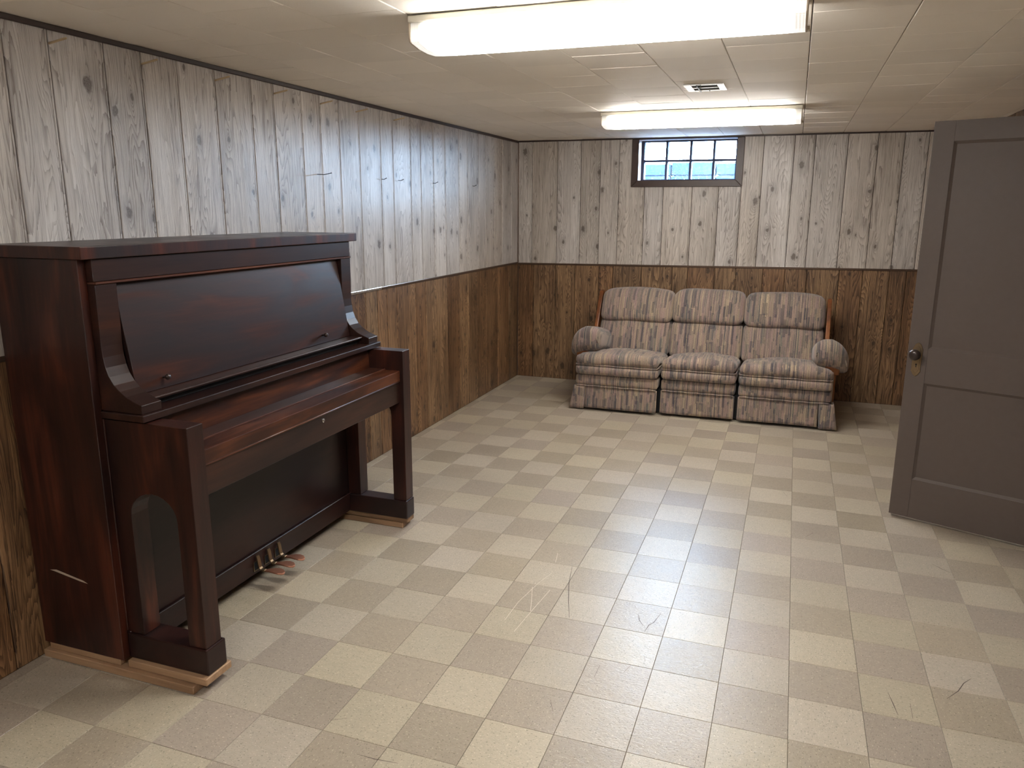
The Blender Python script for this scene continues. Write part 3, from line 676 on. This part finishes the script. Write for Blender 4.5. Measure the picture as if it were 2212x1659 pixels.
link('lever', boxm('lever', (vx0 + 0.062, vx0 + 0.068, vy0 + 0.01, vy1 + 0.002, vz - h - 0.006, vz - h), org, 0.001), M['black_metal'], vent)
for a, b in ((vx0 + 0.085, vy0 + 0.014), (vx1 - 0.085, vy1 - 0.018)): link('screw', boxm('screw', (a - 0.003, a + 0.003, b - 0.008, b + 0.008, vz - h - 0.003, vz - h), org, 0.001), M['black_metal'], vent)

# ------------------------------------------------------------------ upright piano
piano = tag(empty('upright_piano', (-2.2, -0.805, 0.0)), 'tall dark mahogany upright piano with closed lid standing against left wall', 'piano')
PO = piano.location
def pp(name, b, mat, bevel=0.002, seg=1, parent=None): return link(name, boxm(name, b, PO, bevel, seg), M[mat], parent or piano)
ZB = 0.058
YN, YFAR = -1.59, -0.025
pp('side_panel', (-2.545, -2.176, YN, YN + 0.030, ZB, 1.436), 'piano_side'); pp('side_panel', (-2.545, -2.176, YFAR - 0.030, YFAR, ZB, 1.436), 'piano_side')
pp('back_panel', (-2.550, -2.530, YN + 0.031, YFAR - 0.031, 0.12, 1.43), 'piano_dark')
pp('lid', (-2.556, -2.137, -1.608, -0.006, 1.437, 1.476), 'piano_side', 0.003, 2)
pp('top_rail', (-2.19, -2.150, YN + 0.031, YFAR - 0.031, 1.365, 1.4365), 'piano_h')
bead = pp('top_rail_bead', (-2.19, -2.143, YN + 0.033, YFAR - 0.033, 1.357, 1.3645), 'piano_edge')
# scroll brackets beside the music panel
arc = [(-2.148, 1.3565), (-2.148, 1.25), (-2.150, 1.16), (-2.148, 1.125), (-2.142, 1.092), (-2.131, 1.063), (-2.114, 1.037), (-2.094, 1.018), (-2.071, 1.002), (-2.045, 0.990), (-2.016, 0.980), (-2.011, 0.978), (-2.011, 0.949)]
for a, b in ((-1.558, -1.474), (-0.141, -0.057)):
    bm = bmesh.new(); prism(bm, arc + [(-2.19, 0.949), (-2.19, 1.3565)], 'y', a, b)
    link('scroll_bracket', to_mesh(bm, 'scroll_bracket', PO, 0.0015, 1, 50), M['piano_h'], piano)
# leaning music panel
bm = bmesh.new(); prism(bm, [(-2.188, 1.3565), (-2.170, 1.3565), (-2.112, 0.9855), (-2.130, 0.9855)], 'y', -1.468, -0.147)
mp = link('music_panel', to_mesh(bm, 'music_panel', PO, 0.0015), M['piano_panel'], piano)
bm = bmesh.new(); prism(bm, [(-2.13, 0.985), (-2.047, 0.985), (-2.043, 0.980), (-2.047, 0.9735), (-2.13, 0.9735)], 'y', -1.472, -0.143)
link('lower_edge', to_mesh(bm, 'lower_edge', PO, 0.001), M['piano_h'], mp)
pp('slot_backing', (-2.19, -2.075, -1.472, -0.143, 0.9495, 0.973), 'black', 0)
for y in (-1.349, -0.376):
    bm = bmesh.new(); lathe(bm, [(0.004, 0), (0.004, 0.012), (0.009, 0.016), (0.0105, 0.022), (0.008, 0.028), (0.0, 0.030)], (-2.1175, y, 1.022), (0.985, 0, 0.15), 16)
    link('knob', to_mesh(bm, 'knob', PO), M['iron'], mp, smooth=True)
pp('shelf', (-2.176, -1.998, YN + 0.022, YFAR - 0.022, 0.925, 0.9485), 'piano_h', 0.003, 2)
# fallboard under the shelf, key lid and key slip
bm = bmesh.new(); prism(bm, [(-2.060, 0.9245), (-2.032, 0.9245), (-2.024, 0.815), (-2.060, 0.815)], 'y', -1.483, -0.118)
link('fallboard', to_mesh(bm, 'fallboard', PO, 0.001), M['piano_fall'], piano)
kl = pp('key_lid', (-1.9385, -1.858, -1.482, -0.119, 0.774, 0.824), 'piano_fall', 0.003, 2)
pp('key_lid_rear', (-2.0235, -1.9395, -1.482, -0.119, 0.774, 0.828), 'piano_h', 0.003, 2)
pp('hinge_strip', (-1.9425, -1.9365, -1.480, -0.121, 0.823, 0.8300), 'piano_edge', 0.001)
pp('key_slip', (-1.90, -1.863, -1.482, -0.119, 0.664, 0.7735), 'piano_h', 0.002)
bm = bmesh.new(); tube(bm, [(-1.8615, -1.481, 0.7705), (-1.8615, -0.120, 0.7705)], 0.0045, 8); link('bead', to_mesh(bm, 'bead', PO), M['piano_edge'], piano, smooth=True)
bm = bmesh.new(); lathe(bm, [(0.008, 0), (0.008, 0.002), (0.006, 0.003)], (-1.863, -0.78, 0.744), (1, 0, 0), 16); lk = link('lock', to_mesh(bm, 'lock', PO), M['steel'], piano)
pp('keyhole', (-1.8602, -1.8594, -0.782, -0.778, 0.739, 0.748), 'black', 0, 1, lk)
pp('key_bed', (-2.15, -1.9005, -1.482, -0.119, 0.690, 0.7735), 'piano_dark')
# arms that run down into arched legs
def leg_profile():
    x0, x1, zt, zb = -2.175, -1.842, 0.920, 0.153
    hx0, hx1, zs, rise = -2.105, -1.914, 0.595, 0.085
    pts = [(x0, zb), (x0, zt), (x1, zt), (x1, zb), (hx1, zb)]
    for k in range(13):
        t = math.pi * k / 12; pts.append(((hx0 + hx1) / 2 + (hx1 - hx0) / 2 * math.cos(t), zs + rise * math.sin(t)))
    pts.append((hx0, zb)); return pts
def grid_prism(bm, pts, y0, y1):
    # concave outline: triangulate caps safely
    A = [bm.verts.new((p[0], y0, p[1])) for p in pts]; B = [bm.verts.new((p[0], y1, p[1])) for p in pts]; n = len(pts)
    fa = bm.faces.new(A); fb = bm.faces.new(B[::-1])
    for i in range(n): bm.faces.new((A[i], B[i], B[(i + 1) % n], A[(i + 1) % n]))
    return fa, fb
for a, b, s in ((-1.556, -1.4835, -1), (-0.1175, -0.045, 1)):
    bm = bmesh.new(); caps = grid_prism(bm, leg_profile(), a, b)
    fix(bm)
    ed = [e for e in bm.edges if len(e.link_faces) == 2 and e.calc_face_angle(0) > math.radians(50)]
    bmesh.ops.bevel(bm, geom=ed, offset=0.0015, offset_type='OFFSET', segments=1, affect='EDGES', clamp_overlap=True)
    bmesh.ops.triangulate(bm, faces=[f for f in bm.faces if len(f.verts) > 4])
    link('arm_and_leg', to_mesh(bm, 'arm_and_leg', PO), M['piano_side'], piano)
    ty0, ty1 = (-1.564, -1.470) if s < 0 else (-0.1275, -0.045)
    pp('toe_block', (-2.176, -1.836, ty0, ty1, ZB, 0.1525), 'piano_dark', 0.005, 2)
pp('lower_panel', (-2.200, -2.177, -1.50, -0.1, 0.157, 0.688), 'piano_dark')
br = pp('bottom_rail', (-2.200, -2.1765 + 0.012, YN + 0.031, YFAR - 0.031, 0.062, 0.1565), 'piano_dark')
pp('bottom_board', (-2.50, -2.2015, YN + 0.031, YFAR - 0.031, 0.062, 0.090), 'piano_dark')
pp('front_stile', (-2.19, -2.1765, YN + 0.031, -1.5005, 0.157, 0.92), 'piano_side'); pp('front_stile', (-2.19, -2.1765, -0.0995, YFAR - 0.031, 0.157, 0.92), 'piano_side')
# pedals
for y in (-0.885, -0.812, -0.740):
    pd = empty('pedal', Vector((-2.1645, y, 0.10)) - PO); pd.parent = piano; org = Vector((-2.1645, y, 0.10))
    bm = bmesh.new()
    path = [(-2.1575, 0.144, 0.0085), (-2.1535, 0.132, 0.0095), (-2.150, 0.110, 0.0095), (-2.146, 0.092, 0.0095), (-2.138, 0.083, 0.009), (-2.120, 0.0815, 0.0085)]
    def strip(bm, path, th):
        top, bot = [], []
        for i, (x, z, w) in enumerate(path):
            a = path[max(0, i - 1)]; b = path[min(len(path) - 1, i + 1)]; d = Vector((b[0] - a[0], 0, b[1] - a[1])).normalized(); nr = Vector((-d.z, 0, d.x))
            if nr.x < 0 and abs(nr.x) > abs(nr.z): nr = -nr
            if nr.z < 0 and abs(nr.z) >= abs(nr.x): nr = -nr
            p = Vector((x, y, z))
            top.append([bm.verts.new(p + nr * th / 2 + Vector((0, s * w, 0))) for s in (-1, 1)]); bot.append([bm.verts.new(p - nr * th / 2 + Vector((0, s * w, 0))) for s in (-1, 1)])
        for i in range(len(path) - 1):
            bm.faces.new((top[i][0], top[i][1], top[i + 1][1], top[i + 1][0])); bm.faces.new((bot[i][1], bot[i][0], bot[i + 1][0], bot[i + 1][1]))
            bm.faces.new((top[i][1], bot[i][1], bot[i + 1][1], top[i + 1][1])); bm.faces.new((bot[i][0], top[i][0], top[i + 1][0], bot[i + 1][0]))
        bm.faces.new((top[0][1], top[0][0], bot[0][0], bot[0][1])); bm.faces.new((top[-1][0], top[-1][1], bot[-1][1], bot[-1][0]))
    strip(bm, path, 0.008); link('stem', to_mesh(bm, 'stem', org, 0.0015), M['brass_dull'], pd)
    bm = bmesh.new(); strip(bm, [(-2.119, 0.0815, 0.0085), (-2.100, 0.084, 0.012), (-2.080, 0.088, 0.0185), (-2.060, 0.089, 0.0225), (-2.042, 0.087, 0.021), (-2.030, 0.083, 0.012), (-2.026, 0.080, 0.004)], 0.007)
    link('tip', to_mesh(bm, 'tip', org, 0.0015), M['brass_worn'], pd)
    bm = bmesh.new(); x0, x1 = -2.1643, -2.1615
    for b in ((-0.021, -0.018, 0.076, 0.118), (0.018, 0.021, 0.076, 0.118), (-0.018, 0.018, 0.076, 0.079), (-0.018, 0.018, 0.115, 0.118)): box(bm, x0, x1, y + b[0], y + b[1], b[2], b[3])
    link('slot_frame', to_mesh(bm, 'slot_frame', org), M['brass_dull'], pd)
    link('slot', boxm('slot', (-2.1643, -2.1638, y - 0.018, y + 0.018, 0.079, 0.115), org, 0), M['black'], pd)
# scratch on the near side
bm = bmesh.new(); prism(bm, [(-2.470, 0.352), (-2.44, 0.357), (-2.32, 0.336), (-2.30, 0.328), (-2.33, 0.331), (-2.45, 0.350)], 'y', YN - 0.0004, YN + 0.0002)
link('scratch', to_mesh(bm, 'scratch', PO), M['lamp_end'], piano)

# timber packing boards under the piano
def plain_board(name, b, label):
    c = ((b[0] + b[1]) / 2, (b[2] + b[3]) / 2, b[4])
    return tag(link(name, boxm(name, b, c, 0.003), M['board'], None, c), label, 'board', 'packing boards under the piano')
plain_board('packing_board', (-2.548, -1.875, -1.598, -1.440, 0.0005, 0.030), 'long raw timber board flat on the floor under the near end of piano')
plain_board('packing_board', (-2.17, -1.832, -1.580, -1.455, 0.0305, 0.0575), 'short orange timber board right under the near toe of piano')
plain_board('packing_board', (-2.500, -1.868, -0.116, -0.030, 0.0005, 0.030), 'reddish timber board flat on the floor under the far end of piano')
plain_board('packing_board', (-2.50, -1.842, -0.112, -0.040, 0.0305, 0.0575), 'dark thin timber board between the far toe of piano and lower board')
plain_board('packing_board', (-2.53, -2.20, -1.585, -1.450, 0.0305, 0.0575), 'timber block under the case side at the rear of the near long board')

# ------------------------------------------------------------------ sofa
sofa = tag(empty('sofa', (-0.72, 3.0, 0.0)), 'three seat reclining sofa in striped tan and blue fabric with wooden arms', 'sofa'); SO = sofa.location
def sp(name, bm, mat='fabric', parent=None, smooth=True): return link(name, to_mesh(bm, name, SO), M[mat], parent or sofa, smooth=smooth)
SX = [(-1.692, -1.024), (-1.006, -0.436), (-0.418, 0.248)]
FY = [2.535, 2.565, 2.565]
rs = random.Random(3)
for k, (a, b) in enumerate(SX):
    cx, w = (a + b) / 2, b - a; f = FY[k]
    # seat cushion: a lower boxed edge and a crowned top meeting at a welt
    def seat_fn(p, f=f, cx=cx, w=w):
        t = (p.y - f) / 0.55; u = (p.x - cx) / (w / 2)
        z = p.z - 0.055 * max(0.0, min(1.2, t)) * (1 if p.z > 0.40 else 0.3)
        if p.z > 0.37: z += 0.006 * math.sin(9 * p.x + k) + 0.004 * math.sin(23 * p.x + 31 * p.y)
        y = p.y + 0.004 * math.sin(17 * p.x + 2 * k)
        return (p.x, y, z)
    bm = bmesh.new(); soft(bm, cx, f + 0.29, 0.418, w - 0.006, 0.60, 0.098, 0.045, 14, (0.002, 0.006, 0.034), seat_fn); st = sp('seat_cushion', bm)
    bm = bmesh.new(); soft(bm, cx, f + 0.28, 0.334, w - 0.004, 0.57, 0.084, 0.030, 12, (0.003, 0.014, 0.004)); sp('cushion_border', bm, parent=st)
    bm = bmesh.new(); r = 0.03; pts = [(a + 0.004, f + 0.30, 0.376), (a + 0.004, f + 0.04, 0.376), (a + 0.010, f + 0.012, 0.376), (a + 0.035, f + 0.001, 0.376)]
    n = 12
    for i in range(1, n): x = a + 0.035 + (w - 0.07) * i / n; pts.append((x, f - 0.004 * math.sin(math.pi * i / n), 0.376 + 0.002 * math.sin(i * 1.7 + k)))
    pts += [(b - 0.035, f + 0.001, 0.376), (b - 0.010, f + 0.012, 0.376), (b - 0.004, f + 0.04, 0.376), (b - 0.004, f + 0.30, 0.376)]
    tube(bm, pts, 0.0055, 8); sp('piping', bm, parent=st)
    # front band and skirt of the footrest
    bm = bmesh.new(); soft(bm, cx, f + 0.10, 0.2475, w - 0.006, 0.17, 0.093, 0.026, 10, (0.0, 0.012, 0.002)); bd = sp('front_band', bm)
    bm = bmesh.new(); tube(bm, [(a + 0.012 + (w - 0.024) * i / 14, f + 0.018 - 0.004 * math.sin(math.pi * i / 14), 0.2025 + 0.002 * math.sin(i * 2.1)) for i in range(15)], 0.0058, 8); sp('piping', bm, parent=bd)
    sa = a + (0.085 if k == 0 else 0.004); sb = b - (0.085 if k == 2 else 0.004)
    bm = bmesh.new(); NX, NZ = 28, 8; fr, bk = [], []
    for i in range(NX + 1):
        u = i / NX; x = sa + (sb - sa) * u; rf, rb = [], []
        for j in range(NZ + 1):
            v = j / NZ; z = 0.199 - (0.199 - 0.022) * v
            y = f + 0.020 - 0.014 * v + 0.0035 * v * math.sin(11 * x + k) + 0.002 * math.sin(41 * x) * v
            rf.append(bm.verts.new((x, y, z))); rb.append(bm.verts.new((x, y + 0.010, z)))
        fr.append(rf); bk.append(rb)
    for i in range(NX):
        for j in range(NZ):
            bm.faces.new((fr[i][j], fr[i + 1][j], fr[i + 1][j + 1], fr[i][j + 1])); bm.faces.new((bk[i][j], bk[i][j + 1], bk[i + 1][j + 1], bk[i + 1][j]))
        bm.faces.new((fr[i][0], bk[i][0], bk[i + 1][0], fr[i + 1][0])); bm.faces.new((fr[i][NZ], fr[i + 1][NZ], bk[i + 1][NZ], bk[i][NZ]))
    for i in (0, NX):
        for j in range(NZ): bm.faces.new((fr[i][j], fr[i][j + 1], bk[i][j + 1], bk[i][j]))
    sp('skirt', bm)
    # reclining back: lumbar cushion and head pillow, leaning away
    ba, bb = SX[k]; ba = (-1.640, -1.026, -0.440)[k]; bb = (-1.028, -0.442, 0.178)[k]; bw = bb - ba; bc = (ba + bb) / 2
    def lean(p, z0=0.40, y0=3.04): return (p.x, p.y + (p.z - z0) * 0.42, p.z)
    def lumb(p, bc=bc, bw=bw):
        q = lean(p); u = (p.x - bc) / (bw / 2)
        return (q[0], q[1] + 0.004 * math.sin(19 * p.x), q[2] - (0.012 * u * u if p.z > 0.6 else 0))
    bm = bmesh.new(); soft(bm, bc, 3.135, 0.535, bw, 0.17, 0.30, 0.045, 14, (0.0, 0.022, 0.006), lumb); sp('lumbar_cushion', bm)
    def head(p, bc=bc, bw=bw, k=k):
        q = lean(p); u = (p.x - bc) / (bw / 2)
        return (q[0], q[1], q[2] - (0.020 * u ** 4 if p.z > 0.8 else 0) + 0.003 * math.sin(13 * p.x + k))
    bm = bmesh.new(); soft(bm, bc, 3.125, 0.790 + (0.0, 0.008, 0.004)[k], bw + 0.004, 0.215, 0.265, 0.055, 14, (0.0, 0.026, 0.008), head); sp('head_pillow', bm)
# corner skirts
for s, xo, xi, f in ((-1, -1.700, -1.612, 2.53), (1, 0.268, 0.172, 2.56)):
    bm = bmesh.new(); NZ = 8; N = 10; fr, bk = [], []
    for i in range(N + 1):
        u = i / N; rf, rb = [], []
        for j in range(NZ + 1):
            v = j / NZ; z = 0.199 - 0.187 * v
            if u < 0.5: q = u / 0.5; x = xi + (xo - xi) * q; y = f + 0.022
            else: q = (u - 0.5) / 0.5; x = xo; y = f + 0.022 + 0.13 * q
            fl_ = v * (0.030 + 0.010 * math.sin(u * 14)); x += s * fl_ * (0.9 if u >= 0.4 else 0.3 + u); y -= fl_ * (0.5 if u < 0.6 else 0.1)
            rf.append(bm.verts.new((x, y, z))); rb.append(bm.verts.new((x - s * 0.008, y + 0.008, z)))
        fr.append(rf); bk.append(rb)
    for i in range(N):
        for j in range(NZ):
            bm.faces.new((fr[i][j], fr[i + 1][j], fr[i + 1][j + 1], fr[i][j + 1])); bm.faces.new((bk[i][j], bk[i][j + 1], bk[i + 1][j + 1], bk[i + 1][j]))
        bm.faces.new((fr[i][0], bk[i][0], bk[i + 1][0], fr[i + 1][0])); bm.faces.new((fr[i][NZ], fr[i + 1][NZ], bk[i + 1][NZ], bk[i][NZ]))
    for i in (0, N):
        for j in range(NZ): bm.faces.new((fr[i][j], fr[i][j + 1], bk[i][j + 1], bk[i][j]))
    sp('corner_skirt', bm)
# dark mechanism base and upholstered body
bm = bmesh.new(); box(bm, -1.62, 0.18, 2.64, 3.36, 0.012, 0.20); sp('base', bm, 'black', smooth=False)
bm = bmesh.new(); soft(bm, -0.72, 3.30, 0.50, 1.84, 0.12, 0.62, 0.03, 8, fn=lambda p: (p.x, p.y + (p.z - 0.4) * 0.34, p.z)); sp('back_panel', bm)
for s, x in ((-1, -1.655), (1, 0.222)):
    bm = bmesh.new(); soft(bm, x, 2.98, 0.235, 0.07, 0.72, 0.40, 0.02, 8); sp('side_panel', bm)
    # wooden arm rail with a curved front post
    xw = x - 0.005 if s < 0 else x + 0.015
    bm = bmesh.new(); prism(bm, [(2.66, 0.405), (2.650, 0.43), (2.648, 0.46), (2.66, 0.485), (3.28, 0.445), (3.28, 0.395), (2.80, 0.41)], 'x', xw - 0.05, xw + 0.05)
    link('arm_rail', to_mesh(bm, 'arm_rail', SO, 0.008, 2), M['sofa_wood'], sofa)
    bm = bmesh.new(); prism(bm, [(2.66, 0.20), (2.74, 0.20), (2.73, 0.41), (2.66, 0.41)], 'x', xw - 0.028, xw + 0.028)
    link('arm_post', to_mesh(bm, 'arm_post', SO, 0.006, 2), M['sofa_wood'], sofa)
    # padded arm, drooping outwards over the rail
    xa = -1.640 if s < 0 else 0.224
    def armf(p, s=s, xa=xa):
        u = (p.x - xa) * s
        z = p.z - 0.10 * ((p.y - 2.62) / 0.55) - 0.42 * max(0.0, u) - 1.6 * max(0, u) ** 2
        y = p.y + 0.10 * max(0.0, u) + 0.003 * math.sin(40 * p.z + 25 * p.x)
        return (p.x, y, z)
    bm = bmesh.new(); soft(bm, xa, 2.90, 0.572, 0.244, 0.58, 0.205, 0.078, 14, (0.004, 0.012, 0.010), armf); ar = sp('arm_pad', bm)
    bm = bmesh.new(); pts = []
    for i in range(13):
        t = math.pi * (1 - i / 12.0); pts.append(armf(Vector((xa + 0.108 * math.cos(t), 2.628, 0.575 + 0.075 * math.sin(t) - 0.03))))
    tube(bm, pts, 0.006, 8); sp('piping', bm, parent=ar)
    # wooden upright beside the back
    xu = -1.668 if s < 0 else 0.206
    bm = bmesh.new(); prism(bm, [(3.02, 0.40), (3.12, 0.40), (3.33, 0.80), (3.36, 0.88), (3.35, 0.90), (3.31, 0.895), (3.26, 0.83), (3.18, 0.70)], 'x', xu - 0.016, xu + 0.016)
    link('back_post', to_mesh(bm, 'back_post', SO, 0.005, 2), M['sofa_wood'], sofa)

# ------------------------------------------------------------------ pegs and nails on the left wall
names = ['nearest the camera', 'second from the camera end', 'third from the camera end', 'fourth from the camera end', 'fifth from the camera end', 'sixth from the camera end', 'farthest from the camera']
for k, y in enumerate((-1.258, -0.85, -0.434, -0.015, 0.385, 0.752, 1.212)):
    bm = bmesh.new(); c = Vector((XL, y, 2.142)); d = Vector((0.075, 0.008, 0.014))
    tube(bm, [c + d * t for t in (0.0, 0.2, 0.5, 0.8, 0.97, 1.0)], [0.0042, 0.0042, 0.0042, 0.0042, 0.0038, 0.0022], 8)
    tag(link('wall_peg', to_mesh(bm, 'wall_peg', c), M['peg'], None, c, True), 'thin wooden peg high on left wall, %s' % names[k], 'peg', 'pegs along the top of left wall')
nn = ['nearest the piano', 'second from the piano', 'third from the piano', 'fourth from the piano', 'nearest the far corner']
for k, (y, L) in enumerate(((0.325, 0.085), (1.033, 0.03), (1.251, 0.035), (1.774, 0.035), (2.509, 0.03))):
    bm = bmesh.new(); c = Vector((XL, y, 1.773))
    tube(bm, [c, c + Vector((L * 0.5, 0.002, -0.002)), c + Vector((L, 0.006, 0.006))], 0.0022, 6); lathe(bm, [(0.004, 0), (0.004, 0.0015)], c + Vector((L, 0.006, 0.006)), (1, 0, 0.3), 8)
    tag(link('wall_nail', to_mesh(bm, 'wall_nail', c), M['black_metal'], None, c), 'small dark nail at mid height of pale left wall, %s' % nn[k], 'nail', 'nails in pale left wall')
# little bright metal knob lying on the floor at the left edge
c = floor_pt(-1, 1488); bm = bmesh.new()
lathe(bm, [(0.004, 0.0), (0.012, 0.003), (0.015, 0.012), (0.012, 0.021), (0.006, 0.025), (0.005, 0.040), (0.008, 0.042), (0.008, 0.046)], c + Vector((-0.02, -0.01, 0.0155)), (-0.2, -1, 0.0), 16)
tag(link('metal_knob', to_mesh(bm, 'metal_knob', (c.x, c.y, 0)), M['brass_worn'], None, (c.x, c.y, 0), True), 'small coppery metal knob on the floor at left wall', 'knob')
